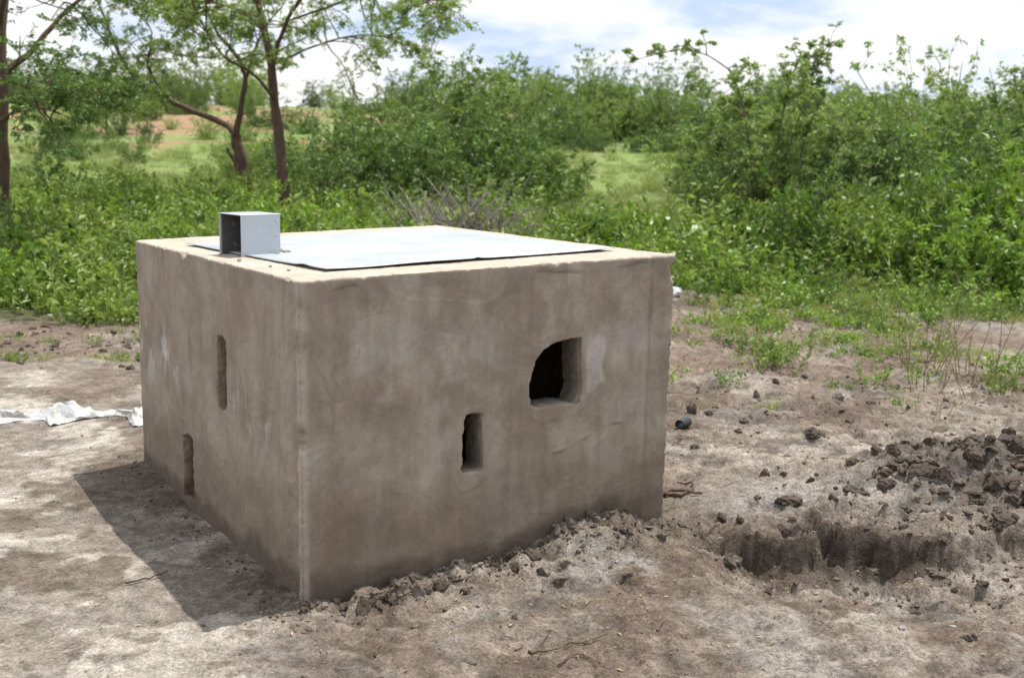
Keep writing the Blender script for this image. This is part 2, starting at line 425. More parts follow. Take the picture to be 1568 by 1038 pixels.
P2=np.concatenate([P[big],np.array([[-.50,3.72],[-.56,3.77],[-.46,3.77],[.02,3.62],[.93,4.72],[.995,4.06],[1.72,6.2],[1.55,3.55],[.45,4.03],[-.15,3.86],[.2,4.02],[2.1,4.6],[2.35,4.75],[2.6,4.8],[2.2,4.9],[2.4,5.1],[1.4,6.6],[1.1,6.7]])])
S2=np.concatenate([S[big],np.array([.055,.038,.03,.02,.03,.022,.045,.03,.03,.028,.025,.05,.10,.08,.07,.08,.04,.05])])
T2=np.concatenate([Tn[big],np.array([.05,.1,.15,.3,.05,.05,.1,.3,.2,.3,.4,.1,.05,.1,.1,.2,.2,.2])])
clods('soil_clods',P2,S2,T2,3,r)
print('clods',time.time()-T0,len(P2))

# ------------------------------------------------------------ concrete chamber
root=bpy.data.objects.new('concrete_incinerator_chamber',None);root.location=(OX,OY,0);root.rotation_euler=(0,0,YAW);link(root)
def boxmesh(lo,hi):
    bm=bmesh.new();bmesh.ops.create_cube(bm,size=1)
    for v in bm.verts: v.co=Vector([(lo[i]+hi[i])/2+v.co[i]*(hi[i]-lo[i]) for i in range(3)])
    me=bpy.data.meshes.new('t');bm.to_mesh(me);bm.free();return me
def prism(poly,face,jit=.003):
    pp=[];L=len(poly);rr=np.random.default_rng(int(poly[0][0]*1000))
    for i in range(L):
        p0,p1=np.array(poly[i]),np.array(poly[(i+1)%L]);k=max(1,int(np.linalg.norm(p1-p0)/.022))
        for j in range(k): pp.append(p0+(p1-p0)*j/k+rr.normal(size=2)*jit)
    bm=bmesh.new();A=[];B=[];cen=np.mean(pp,0)
    for q in pp:
        u,z=q;q2=cen+(q-cen)*.95+rr.normal(size=2)*jit*.7
        if face=='F': A.append(bm.verts.new((u,-.05,z)));B.append(bm.verts.new((q2[0],.3,q2[1])))
        else: A.append(bm.verts.new((-.05,u,z)));B.append(bm.verts.new((.3,q2[0],q2[1])))
    bm.faces.new(A);bm.faces.new(B[::-1])
    n=len(A)
    for i in range(n): bm.faces.new((A[i],B[i],B[(i+1)%n],A[(i+1)%n]))
    bmesh.ops.triangulate(bm,faces=bm.faces);bmesh.ops.recalc_face_normals(bm,faces=bm.faces)
    me=bpy.data.meshes.new('t');bm.to_mesh(me);bm.free();return me
outer=bpy.data.objects.new('walls_tmp',boxmesh((0,0,-.12),(BW,BL,BH)));link(outer)
cut=[boxmesh((.14,.14,-.5),(BW-.14,BL-.14,BH-.09)),
 prism([(.962,.592),(.956,.66),(.965,.72),(.985,.775),(1.02,.812),(1.072,.84),(1.13,.848),(1.207,.850),(1.213,.76),(1.222,.64),(1.205,.58),(1.10,.585)],'F'),
 prism([(.650,.372),(.652,.45),(.652,.50),(.665,.60),(.70,.607),(.742,.600),(.750,.5),(.757,.40),(.752,.372)],'F',.0022),
 prism([(.845,.54),(.86,.62),(.840,.70),(.835,.845),(.79,.85),(.735,.836),(.742,.70),(.738,.575),(.78,.53)],'L'),
 prism([(1.345,.02),(1.34,.16),(1.35,.31),(1.26,.335),(1.19,.33),(1.205,.2),(1.195,.045)],'L')]
tmp=[]
for c in cut:
    o=bpy.data.objects.new('c',c);link(o);tmp.append(o)
    md=outer.modifiers.new('b','BOOLEAN');md.operation='DIFFERENCE';md.solver='EXACT';md.object=o
md=outer.modifiers.new('r','REMESH');md.mode='VOXEL';md.voxel_size=.0062
dg=bpy.context.evaluated_depsgraph_get()
wm=bpy.data.meshes.new_from_object(outer.evaluated_get(dg))
for o in tmp+[outer]: bpy.data.objects.remove(o)
n=len(wm.vertices);C=np.empty(n*3,np.float32);wm.vertices.foreach_get('co',C);C=C.reshape(-1,3).astype(float)
N=np.empty(n*3,np.float32);wm.vertex_normals.foreach_get('vector',N);N=N.reshape(-1,3).astype(float)
a,bb,z=C[:,0].copy(),C[:,1].copy(),C[:,2].copy()
out_=((a<.012)|(a>BW-.012)|(bb<.012)|(bb>BL-.012)|(z>BH-.012))
s=a+bb*1.0+5.0*(np.abs(N[:,1])<.5)
d=.0050*fbm(s,z,2.2,3,300)+.0020*fbm(s,z,11,3,301)
tr_=fbm(s*1.0+.35*fbm(s,z,1.1,2,361),z*1.6,3.0,2,362);trm=sstep(-.1,.2,fbm(s,z,1.5,2,363));d=d+.0022*(1-sstep(0,.035,np.abs(tr_)))*trm
d=np.where(z>BH-.004,.003*fbm(a,bb,5,4,303)+.0012*perlin(a*40,bb*40,304),d)
front=(bb<.012)
lipz=BH-.030+.012*perlin(a*3.1,a*0+.5,305)+.010*perlin(a*14,a*0+.5,306)
lipm=sstep(.0,.25,perlin(a*4,a*0+3.3,307)+.16*(a-.7))*(1-sstep(1.5,1.6,a))
d=d+np.where(front,.0040*sstep(0,.008,z-lipz)*lipm,0)
rz=.40+.05*perlin(a*3.3,a*0+1.7,308)+.10*(a-.9)
rm=sstep(-.1,.2,perlin(a*7,a*0+8.3,309))
d=d+np.where(front&(a>.72)&(a<1.5),.006*np.exp(-((z-rz)/.006)**2)*rm,0)
d=d+np.where(front,.004*sstep(1.552,1.562,a+.006*perlin(z*5,z*0,350)),0)
for (ca_,cz,ra,rz_) in ((1.09,.70,.17,.17),(.70,.46,.10,.15)):
    q=np.hypot((a-ca_)/ra,(z-cz)/rz_)+.25*fbm(s,z,7,3,351);d=d+np.where(front,.0035*(1-sstep(1.02,1.1,q)),0)
pp=sstep(.0,.03,.10-np.abs(a-1.285+.02*perlin(z*9,a*6,310))*1.9)*sstep(0,.03,.12-np.abs(z-.735+.03*perlin(a*20,z*7,311)))
d=d+np.where(front,.003*pp,0)
C=C+N*d[:,None]*out_[:,None]
def chip(C,u,v,par,amp,seed,du,dv):
    rr=amp*(.35+2.2*sstep(.33,.52,perlin(par*6,par*0+seed,seed))+1.1*np.clip(perlin(par*26,par*0+seed,seed+1),0,1)+.7*np.clip(perlin(par*70,par*0+seed,seed+1),-1,1))
    dd=(u+v);k=np.clip(rr-dd,0,None)*.6
    C[:,du[0]]+=du[1]*k;C[:,dv[0]]+=dv[1]*k
chip(C,BH-z,bb,a,.008,41,(2,-1),(1,1))
chip(C,BH-z,a,bb,.010,51,(2,-1),(0,1))
chip(C,BH-z,BW-a,bb,.007,61,(2,-1),(0,-1))
chip(C,BH-z,BL-bb,a,.007,71,(2,-1),(1,-1))
chip(C,a,bb,z,.008,81,(0,1),(1,1))
chip(C,BW-a,bb,z,.009,91,(0,-1),(1,1))
rim=(np.abs(N[:,2])>.25)|(np.abs(N[:,0])>.25)
inner=(~out_)|(rim&(bb>.003)&(bb<.14))
C+=(N*(.006*fbm(a*1+bb,z+bb*.7,20,3,320,.6))[:,None])*(inner)[:,None]
# ---- colour
base=np.array([.318,.262,.203]);col=np.tile(base,(n,1))
f1=fbm(s,z,1.6,5,330,.62);f2=fbm(s,z*.8,4.2,6,331,.66);f3=fbm(s*2.2,z*.3,6,4,332)
mixc(.6*sstep(-.05,.25,f1),np.array([.365,.318,.262]))
mixc(.6*sstep(-.02,.25,-f1),np.array([.248,.196,.146]))
mixc(.38*sstep(.0,.22,f2),np.array([.395,.355,.305]))
mixc(.38*sstep(.0,.22,-f2),np.array([.215,.170,.126]))
mixc(.32*sstep(.1,.3,f3),np.array([.21,.168,.127]))
mixc(.28*(1-sstep(0,.03,np.abs(tr_)))*trm,np.array([.40,.36,.31]))
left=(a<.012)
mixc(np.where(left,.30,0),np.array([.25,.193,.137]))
e=sstep(.05,.25,fbm(s*1.4,z*.7,7,4,335))
mixc(np.where(left,.8*e*np.exp(-((z-.66)/.12)**2)*sstep(1.1,1.5,bb),0),np.array([.50,.50,.51]))
mixc(np.where(left,.6*e*np.exp(-((z-.58)/.15)**2)*(1-sstep(.5,.8,bb))*sstep(.2,.35,bb),0),np.array([.48,.45,.41]))
e2=sstep(.0,.25,fbm(s,z,4,5,336,.62))
mixc(np.where(front,.40*e2*np.exp(-((z-.75)/.3)**2)*(1-sstep(.7,.95,a)),0),np.array([.41,.39,.36]))
mixc(np.where(front,.35*e2*sstep(1.3,1.45,a)*np.exp(-((z-.8)/.3)**2),0),np.array([.40,.38,.355]))
mixc(np.where(left,.65*np.exp(-((bb-.60)/.10)**2)*np.exp(-((z-.66)/.10)**2)*sstep(-.2,.2,perlin(bb*45,z*5,337)),0),np.array([.18,.13,.09]))
foot=sstep(0,.24,.45-z+.16*fbm(s,z,3,4,338))
mixc(.58*foot,np.array([.175,.127,.09]))
foot2=sstep(0,.07,.12-z+.08*fbm(s,z,6,4,339)+np.where(front,.07*sstep(.7,1.2,a),0));mixc(.7*foot2,np.array([.088,.063,.045]))
for (ca_,cz,ra,rz_) in ((1.08,.71,.2,.2),(.70,.49,.12,.18)):
    q=np.hypot((a-ca_)/ra,(z-cz)/rz_);mixc(np.where(front,.42*(1-sstep(.6,1.25,q+.6*f2)),0),np.array([.25,.195,.14]))
mixc(np.where(front,.7*pp,0),np.array([.45,.42,.385]))
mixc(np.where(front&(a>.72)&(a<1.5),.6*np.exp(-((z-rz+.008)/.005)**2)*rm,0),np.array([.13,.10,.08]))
ce=np.exp(-((np.hypot(a,bb)-.012)/.014)**2);mixc(.6*ce*sstep(-.3,.2,perlin(z*9,z*0,340)+.1),np.array([.48,.43,.37]))
mixc(np.where(front,.4*np.exp(-((a-1.56)/.008)**2),0),np.array([.15,.12,.09]))
mixc(np.where(front,.3*sstep(1.56,1.57,a)*sstep(-.2,.2,perlin(z*4,z*0,352)),0),np.array([.22,.178,.142]))
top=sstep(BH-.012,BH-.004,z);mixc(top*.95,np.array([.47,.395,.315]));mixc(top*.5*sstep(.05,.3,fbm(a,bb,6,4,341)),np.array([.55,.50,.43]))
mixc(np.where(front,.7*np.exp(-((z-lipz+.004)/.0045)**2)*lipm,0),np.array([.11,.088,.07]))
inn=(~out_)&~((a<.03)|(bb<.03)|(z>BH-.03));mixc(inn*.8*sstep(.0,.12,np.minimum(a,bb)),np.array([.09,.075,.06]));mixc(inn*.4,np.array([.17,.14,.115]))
# hairline scratches
sc1=np.abs(fbm(s+.8*z,z*.5-s*.2,2.6,2,370));mixc(.4*(1-sstep(0,.006,sc1))*sstep(.1,.2,fbm(s,z,2,2,371)),np.array([.14,.11,.085]))
u=np.clip(C[:,0]/BW,0,1);v=np.clip(C[:,1]/BL,0,1);w=np.clip(C[:,2]/BH,0,1)
C[:,2]+=w*(-.020*v*(1-u)+.023*u*(1-v)+.010*u*v)
C[:,0]+=-.010*(1-w)*u*(1-v)
wm.vertices.foreach_set('co',C.astype(np.float32).ravel())
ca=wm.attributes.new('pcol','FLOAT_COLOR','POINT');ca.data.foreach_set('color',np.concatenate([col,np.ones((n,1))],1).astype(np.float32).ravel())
wm.polygons.foreach_set('use_smooth',np.full(len(wm.polygons),True))
m,nt,out=newmat('cement_plaster');b=NB(nt)
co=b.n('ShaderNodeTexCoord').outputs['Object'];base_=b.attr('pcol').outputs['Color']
n1=b.noise(co,7,9,.66,.6);n2=b.noise(co,70,5,.7);st=b.noise(b.n('ShaderNodeMapping',ins={0:co,3:(14,14,1.6)}).outputs[0],1.5,5,.6)
sw=b.noise(co,3.2,4,.6,2.2)
c=b.mix(1.0,base_,b.ramp(n1,[(.3,.83),(.7,1.15)]),'MULTIPLY')
c=b.mix(1.0,c,b.ramp(n2,[(.3,.92),(.7,1.08)]),'MULTIPLY')
c=b.mix(1.0,c,b.ramp(st,[(.3,.91),(.7,1.08)]),'MULTIPLY')
c=b.mix(1.0,c,b.ramp(sw,[(.3,.93),(.5,1.0),(.7,1.06)]),'MULTIPLY')
hgt=b.math('ADD',b.math('MULTIPLY',n2,.16),b.math('ADD',b.math('MULTIPLY',n1,1.0),b.math('MULTIPLY',sw,1.4)))
bp=b.n('ShaderNodeBump',ins={'Strength':.7,'Distance':.009,'Height':hgt})
p=b.n('ShaderNodeBsdfPrincipled',ins={'Base Color':c,'Roughness':.8,'Specular IOR Level':.35,'Normal':bp.outputs[0]})
nt.links.new(p.outputs[0],out.inputs[0])
wm.materials.clear();wm.materials.append(m);wm.update()
wm.name='walls';wo=mkobj('plastered_walls',wm,parent=root)
print('walls',time.time()-T0,n)

def metal(name,base,rough,met):
    m,nt,out=newmat(name);b=NB(nt)
    co=b.n('ShaderNodeTexCoord').outputs['Object']
    f=b.noise(co,3,5,.6);g=b.noise(co,35,4,.6)
    c=b.mix(1.0,base,b.ramp(f,[(.3,.85),(.7,1.08)]),'MULTIPLY')
    c=b.mix(b.ramp(g,[(.55,0.0),(.72,.45)]),c,(.55,.50,.42))
    rr=b.n('ShaderNodeMapRange',ins={0:f,1:.3,2:.7,3:rough-.08,4:rough+.12}).outputs[0]
    bp=b.n('ShaderNodeBump',ins={'Strength':.25,'Distance':.01,'Height':f})
    p=b.n('ShaderNodeBsdfPrincipled',ins={'Base Color':c,'Roughness':rr,'Metallic':met,'Normal':bp.outputs[0]})
    nt.links.new(p.outputs[0],out.inputs[0]);return m
M_sheet=metal('galvanised_sheet',(.48,.525,.565),.42,.35)
M_duct=metal('galvanised_duct',(.46,.50,.54),.42,.35)
M_ductin=metal('duct_inside_shaded',(.10,.098,.095),.7,.1)  # duller copy of the duct metal, inner shade put into its colour
K=70;uu,vv=np.meshgrid(np.linspace(0,1,K),np.linspace(0,1,K))
cor=np.array([[.185,.185],[1.565,.25],[1.50,1.72],[.11,1.55]])
px=(cor[0][None,None]*((1-uu)*(1-vv))[...,None]+cor[1]*(uu*(1-vv))[...,None]+cor[2]*(uu*vv)[...,None]+cor[3]*((1-uu)*vv)[...,None])
xx,yy=px[...,0],px[...,1]
zt=BH+.010+.004*fbm(xx,yy,2.2,2,400)+.006*np.exp(-((yy-.2-.95*xx)/.05)**2)*.8+.005*np.exp(-((xx-.85)/.012)**2)
zt+= (-.020*(yy/BL)*(1-xx/BW)+.023*(xx/BW)*(1-yy/BL)+.010*xx/BW*yy/BL)
ed=np.minimum(np.minimum(uu,1-uu),np.minimum(vv,1-vv));zt+=.006*np.exp(-ed/.02)*np.clip(perlin(xx*2.5,yy*2.5,401)+.2,0,1)
Vv=np.stack([xx,yy,zt],-1).reshape(-1,3);ix=np.arange(K*K).reshape(K,K)
F=np.stack([ix[:-1,:-1],ix[:-1,1:],ix[1:,1:],ix[1:,:-1]],-1).reshape(-1,4)
me=bpy.data.meshes.new('lid');me.from_pydata(Vv.tolist(),[],F.tolist());me.materials.append(M_sheet)
for q in me.polygons:q.use_smooth=True
lid=mkobj('metal_lid_sheet',me,parent=root);sd=lid.modifiers.new('s','SOLIDIFY');sd.thickness=.003;sd.offset=-1
bm=bmesh.new();t=.003;Wd,Dd,Hd=.182,.175,.172
def bx(lo,hi,mi=0):
    r_=bmesh.ops.create_cube(bm,size=1)
    for v in r_['verts']: v.co=Vector([(lo[i]+hi[i])/2+v.co[i]*(hi[i]-lo[i]) for i in range(3)])
    for f in set(f for v in r_['verts'] for f in v.link_faces): f.material_index=mi
bx((0,0,0),(Wd,t,Hd));bx((0,Dd-t,0),(Wd,Dd,Hd));bx((-.004,-.004,Hd),(Wd+.003,Dd+.004,Hd+t));bx((Wd-t,t,0),(Wd,Dd-t,Hd-.0005))
bx((-.002,-.004,0),(.010,-.0005,Hd-.001));bx((-.002,Dd+.0005,0),(.010,Dd+.004,Hd-.001))
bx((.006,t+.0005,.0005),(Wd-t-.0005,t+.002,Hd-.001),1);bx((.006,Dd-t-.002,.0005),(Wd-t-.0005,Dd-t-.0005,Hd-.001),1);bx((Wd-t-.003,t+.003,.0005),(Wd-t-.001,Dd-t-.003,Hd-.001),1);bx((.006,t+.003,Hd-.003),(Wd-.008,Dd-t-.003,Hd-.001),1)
for rzv in (.025,.085,.145):
    bx((Wd-.022,-.0045,rzv-.004),(Wd-.014,-.0003,rzv+.004))
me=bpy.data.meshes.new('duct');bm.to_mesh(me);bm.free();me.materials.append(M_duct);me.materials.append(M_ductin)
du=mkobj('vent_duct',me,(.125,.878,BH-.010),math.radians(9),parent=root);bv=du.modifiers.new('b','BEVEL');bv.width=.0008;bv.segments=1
r=np.random.default_rng(9)
v,f=ico(3);Vs=[];Fs=[];kk=0
for (ax,by,sx) in ((.31,.95,.022),(.33,.90,.016),(.275,.875,.012),(.32,1.0,.018),(.05,.7,.008),(.36,.5,.008),(.08,.45,.006),(1.6,.8,.01),(.06,.95,.007),(.09,.3,.006),(.9,.09,.006)):
    w=v*(1+.3*perlin(v[:,0]*2+ax*40,v[:,1]*2+v[:,2]*2,3)[:,None])*sx*np.array([1.2,1,.55])+np.array([ax,by,BH+sx*.3]);Vs.append(w);Fs.append(f+kk);kk+=len(v)
me=bpy.data.meshes.new('dabs');me.from_pydata(np.concatenate(Vs).tolist(),[],np.concatenate(Fs).tolist());me.attributes.new('tone','FLOAT','POINT').data.foreach_set('value',np.full(kk,.9,np.float32));me.materials.append(M_clod)
for q in me.polygons:q.use_smooth=True
mkobj('mortar_dabs',me,parent=root)

# ------------------------------------------------------------ vegetation prototypes
B1=[bush('thorn_bush_a',21,mats=[M_acacia,M_twig]),
    bush('thorn_bush_b',22,H=2.8,spread=1.15,mats=[M_acacia,M_twig]),
    bush('thorn_bush_c',23,H=3.2,spread=.75,mats=[M_acacia_l,M_twig],n2=8,nl=8),
    bush('thorn_bush_d',24,H=2.7,spread=1.25,r0=.6,n1=42,n2=9,n3=5,nl=10,mats=[M_acacia,M_twig],droop=.16)]
SH=[bush('leafy_shrub_a',31,H=1.0,spread=1.2,r0=.3,n1=24,n2=6,n3=3,nl=8,lL=.105,lW=.06,mats=[M_broad,M_twig],droop=.06,l2=.4,l3=.5,leafflat=.4),
    bush('leafy_shrub_b',32,H=1.2,spread=.8,r0=.3,n1=20,n2=6,n3=3,nl=8,lL=.085,lW=.045,mats=[M_weed,M_twig],droop=.06,l2=.4,l3=.5,leafflat=.4),
    bush('feathery_shrub',33,H=1.3,spread=1.0,r0=.2,n1=16,n2=7,n3=4,nl=8,lL=.065,lW=.026,mats=[M_acacia_l,M_twig],droop=.08,l2=.4,l3=.4),
    bush('tall_shoots',34,H=1.25,spread=.35,r0=.35,n1=26,n2=5,n3=2,nl=9,lL=.09,lW=.036,mats=[M_broad,M_twig],droop=.0,l2=.22,l3=.5,leafflat=.3)]
WD=[weed('weed_a',41,n=12,nl=12,lL=.085,lW=.048,mats=[M_broad,M_weed]),weed('weed_b',42,H=.35,n=14,nl=13,lL=.06,lW=.034,mats=[M_weed,M_weed]),
    weed('weed_c',43,H=.65,n=10,nl=18,lL=.09,lW=.03,mats=[M_weed,M_weed]),weed('weed_d',44,H=.22,n=18,nl=9,lL=.055,lW=.04,rad=.3,mats=[M_broad,M_weed],tilt=1.4),
    grass('grass_a',45,H=.38,n=60,rad=.22,mats=[M_grass],W=.012),grass('grass_b',46,H=.22,n=70,rad=.28,mats=[M_grass],W=.012),
    weed('dry_weed',47,H=.6,n=9,nl=8,lL=.03,lW=.01,rad=.15,mats=[M_dry,M_dry])]
print('protos',time.time()-T0)
r=np.random.default_rng(77)
def zz(x,y): return float(hfun(np.array([x]),np.array([y]),False)[0])
tb=[(-4.0,24,.60,0),(-2.7,23.0,.84,3),(-1.1,23.2,.92,3),(-2.4,26.5,.92,2),(-.9,26.5,.98,0),(.45,24.5,.62,1),(-5.2,27.5,.5,2),(-1.9,25,.95,3),
 (4.5,23,.66,1),(5.7,22,.80,3),(7.2,21,.84,0),(8.6,22,1.0,3),(10.1,21.5,.98,1),(6.7,25.5,.96,2),(9.3,26,1.1,2),(11.6,24,1.08,0),(5.3,27,.90,0),(13,22,1.1,1),(4.3,26,.6,2),
 (6.9,16.8,.54,3),(8.1,17,.68,0),(5.4,18.3,.50,2),(9.3,15.5,.72,3),(6.9,13.9,.38,0),(4.6,17.6,.34,1),
 (-9.5,20,.4,2),(-12,24,.6,1)]
for (x_,y_,s_,i_) in tb:
    mkobj('thorn_bush',B1[i_],(x_,y_,zz(x_,y_)-.05),r.uniform(0,6.28),(s_*r.uniform(1,1.25),s_*r.uniform(1,1.25),s_))
P=[];S=[];I=[]
def dist(x,y,s,i): P.append((x,y,zz(x,y)-.1));S.append(s);I.append(i)
for k in range(38):
    y_=r.uniform(41,52);x_=r.uniform(-3,34);dist(x_,y_,r.uniform(.55,.95),r.choice([0,1,2,2]))
dist(2.6,45,1.08,2);dist(1.6,44,.85,2);dist(3.4,46,.95,0);dist(4.6,45,.75,2)
for k in range(13):
    y_=r.uniform(31,37);x_=r.uniform(7,22);dist(x_,y_,r.uniform(.8,1.1),r.choice([0,1,2]))
for k in range(8): dist(r.uniform(-1.5,6),r.uniform(38.5,41),r.uniform(.4,.6),1)
for k in range(60):
    y_=r.uniform(62,105);x_=r.uniform(-60,10);dist(x_,y_,r.uniform(.6,1.3),r.choice([0,1,2]))
for k in range(40): dist(r.uniform(-24,-3),r.uniform(28,58),r.uniform(.18,.5),r.choice([0,1,2]))
for k in range(36): dist(r.uniform(-90,90),r.uniform(85,140),r.uniform(1,1.7),r.choice([0,1,2]))
scatter('distant_thorn_scrub',B1,P,r.uniform(0,6.28,len(P)),S,I)
P=[];S=[];I=[]
for k in range(95):
    y_=r.uniform(11.5,24);x_=r.uniform(-.62*y_,-.15*y_);dist(x_,y_,r.uniform(.45,.95),r.choice([0,0,1,1,2,3]))
for k in range(24):
    y_=r.uniform(18,23);x_=r.uniform(-.2*y_,.02*y_);dist(x_,y_,r.uniform(.4,.75),r.choice([0,1,2]))
for k in range(12):
    y_=r.uniform(15,20);x_=r.uniform(-.03*y_,.08*y_);dist(x_,y_,r.uniform(.4,.8),r.choice([0,0,1,3]))
for k in range(85):
    y_=r.uniform(13.6,22);x_=r.uniform(.15*y_,.62*y_);dist(x_,y_,r.uniform(.5,1.15),r.choice([0,1,1,2,3]))
for (x_,y_,s_,i_) in ((5.1,12.7,1.0,3),(5.9,12.6,1.2,0),(4.5,13.4,.9,3),(7.0,13.0,1.5,0),(5.6,13.8,1.3,3),(6.4,12.4,1.0,1),(3.7,14.4,.9,1),(4.0,15.2,1.1,0),(6.2,14.6,1.5,3),(7.9,13.6,1.6,0),(-4.6,10.8,.7,0),(-3.9,11.5,.8,1),(-5.3,11.5,.9,0),(-3.2,11.8,.8,0),(-6.1,12.5,1.0,1),(5.2,15.6,1.4,0),(7.3,15.2,1.5,1)): dist(x_,y_,s_,i_)
scatter('leafy_shrubs',SH,P,r.uniform(0,6.28,len(P)),S,I)
n=3700;y_=9.3+(r.random(n)**1.3)*27;x_=r.uniform(-.62,.62,n)*y_
e=edge_line(x_)+1.4*fbm(x_,y_,.6,3,500);k=y_>e
x_,y_=x_[k],y_[k];idx=r.choice(7,len(x_),p=[.26,.22,.18,.16,.08,.07,.03])
field=(y_>24)|((y_>21)&(x_>.5)&(x_<5));idx=np.where(field,r.choice([4,5],len(x_)),idx)
s_=r.uniform(.5,1.4,len(x_))*(.75+.4*sstep(11,16,y_))*(1+.7*fbm(x_,y_,.7,2,520));s_=np.where(field,s_*.75,s_)
P=np.stack([x_,y_,hfun(x_,y_)],1)
scatter('weeds_undergrowth',WD,P,r.uniform(0,6.28,len(P)),s_,idx,.12,r)
n=1300;x_=r.uniform(.9,8,n);y_=r.uniform(6.6,13.4,n);k=(fbm(x_,y_,.8,3,510)>-.1)&(r.random(n)<sstep(6.8,11.5,y_)+.06);x_,y_=x_[k],y_[k]
P=np.stack([x_,y_,hfun(x_,y_)],1);idx=r.choice([3,5,1,6,3,0,4],len(x_));s_=r.uniform(.25,.6,len(x_))*(.8+.7*sstep(8,12.5,y_))
ex=[[1.93,8.1,2,.6],[2.05,8.3,0,.5],[1.85,8.2,1,.6],[2.85,7.6,6,1.0],[3.3,7.9,6,1.2],[3.1,7.3,6,.8],[3.0,8.2,6,1.2],[3.35,7.4,1,.6],[3.5,7.8,0,.6],[3.2,8.6,2,.7],[3.8,8.2,3,.9],[-2.85,8.0,5,.4],[-2.7,8.1,3,.5]]
ex=np.array(ex);Pe=np.stack([ex[:,0],ex[:,1],hfun(ex[:,0],ex[:,1])],1)
P=np.concatenate([P,Pe]);idx=np.concatenate([idx,ex[:,2]]);s_=np.concatenate([s_,ex[:,3]])
scatter('sprouting_weeds',WD,P,r.uniform(0,6.28,len(P)),s_,idx,.1,r)
n=60;x_=r.uniform(-6,-1.9,n);y_=r.uniform(7.8,9.8,n);P=np.stack([x_,y_,hfun(x_,y_)],1)
scatter('sparse_grass',WD,P,r.uniform(0,6.28,n),r.uniform(.2,.4,n),r.choice([3,5,1],n),.1,r)
print('scatter',time.time()-T0)

# ------------------------------------------------------------ trees with explicit limbs
def catmull(p,n):
    p=np.array(p,float);t=np.linspace(0,len(p)-1,n);o=[]
    q=np.vstack([2*p[0]-p[1],p,2*p[-1]-p[-2]])
    for tt in t:
        i=min(int(tt),len(p)-2);f=tt-i;a,b_,c_,d_=q[i],q[i+1],q[i+2],q[i+3]
        o.append(.5*((2*b_)+(-a+c_)*f+(2*a-5*b_+4*c_-d_)*f*f+(-a+3*b_-3*c_+d_)*f**3))
    return np.array(o)
def tree(name,base,s,limbs,seed,mat_leaf,n2=8,n3=7,n4=5,nl=11,L2=1.3,lL=.07,lW=.022,bark=M_bark,t0=.4,up=.1):
    r=np.random.default_rng(seed);mb=MB();cr=[]
    for (pts,r0,r1,leafy) in limbs:
        P=catmull([(q[0]*s,(q[2] if len(q)>2 else 0),q[1]*s) for q in pts],16)
        P[:,0]+=.012*r.normal(size=16);P[:,1]+=.012*r.normal(size=16);P[0]=[pts[0][0]*s,(pts[0][2] if len(pts[0])>2 else 0),pts[0][1]*s]
        R=np.linspace(r0,r1,16)*(1+.06*r.normal(size=16))
        tubes(mb,P[None],R[None],9,1)
        if leafy: cr.append((P,leafy))
    for P,lf in cr:
        P1=P[None]
        P2,i2,l2=children(r,P1,int(n2*lf),t0,1,L2,.5,up,7,.03,.16,.6)
        tubes(mb,P2,np.linspace(1,.3,7)[None]*np.full((len(P2),1),.014),4,1)
        P3,i3,l3=children(r,P2,n3,.2,1,l2*.55,.7,.0,6,.05,.16,.6)
        tubes(mb,P3,np.linspace(1,.3,6)[None]*np.full((len(P3),1),.006),3,1)
        P4,i4,l4=children(r,P3,n4,.2,1,l3*.5,.7,-.05,4,.08,.15,.6)
        idx=np.repeat(np.arange(len(P4)),nl);t=r.uniform(0,1,len(idx));Pp,T=sample(P4,idx,t)
        D=nrm(T*.6+rv(r,len(idx))*np.array([1,1,.5]));cl=r.uniform(0,1,len(P3))[i4]
        leaves(mb,Pp,D,lL*r.uniform(.6,1.2,len(idx)),lW*r.uniform(.7,1.2,len(idx)),0,np.clip(.5*cl[idx]+.5*r.uniform(0,1,len(idx)),0,1),r,.4)
    me=mb.build(name,[mat_leaf,bark]);return mkobj(name,me,base)
tree('acacia_tree',(-6.65,14.5,-.05),.0084,[
 ([(0,-10),(4,60,.05),(10,130),(18,210,-.05),(20,310,0),(24,430,.1),(34,600,.2)],.125,.06,1.2),
 ([(19,285),(55,330,.3),(95,390,.6),(150,440,.9),(215,470,1.1)],.045,.012,1.6),
 ([(20,330),(-30,390,-.3),(-90,430,-.6),(-160,450,-.8)],.05,.012,1.0),
 ([(20,250),(50,262,.5),(95,252,.8),(140,268,1.0)],.022,.006,1.5),
 ([(18,215),(60,235,-.4),(110,240,-.7),(160,225,-.9)],.018,.005,1.4),
 ([(22,360),(80,430,-.8),(170,500,-1.4),(260,540,-1.8)],.04,.01,1.5)],61,M_acacia,L2=1.1)
tree('acacia_tree',(-4.1,20,-.02),.0116,[
 ([(0,-5),(4,50),(0,110),(-6,175,.05),(-11,240),(-22,300,.1),(-45,375,.2),(-70,470,.2)],.115,.04,1.3),
 ([(-12,245),(6,290,-.2),(28,330,-.4),(70,380,-.6),(130,420,-.8)],.045,.012,2.2),
 ([(-20,295),(-60,330,.5),(-120,350,.8),(-190,370,1.0)],.035,.008,2.4),
 ([(-8,200),(-30,235,-.5),(-70,262,-.8),(-95,310,-1.0),(-110,370,-1.2)],.03,.01,2.2),
 ([(-12,250),(40,280,.4),(100,300,.6),(170,300,.8)],.022,.006,1.8),
 ([(20,318),(80,330,-.6),(150,350,-.8),(215,340,-1.0),(260,325,-1.1)],.022,.006,2)],62,M_acacia_l,L2=1.25)
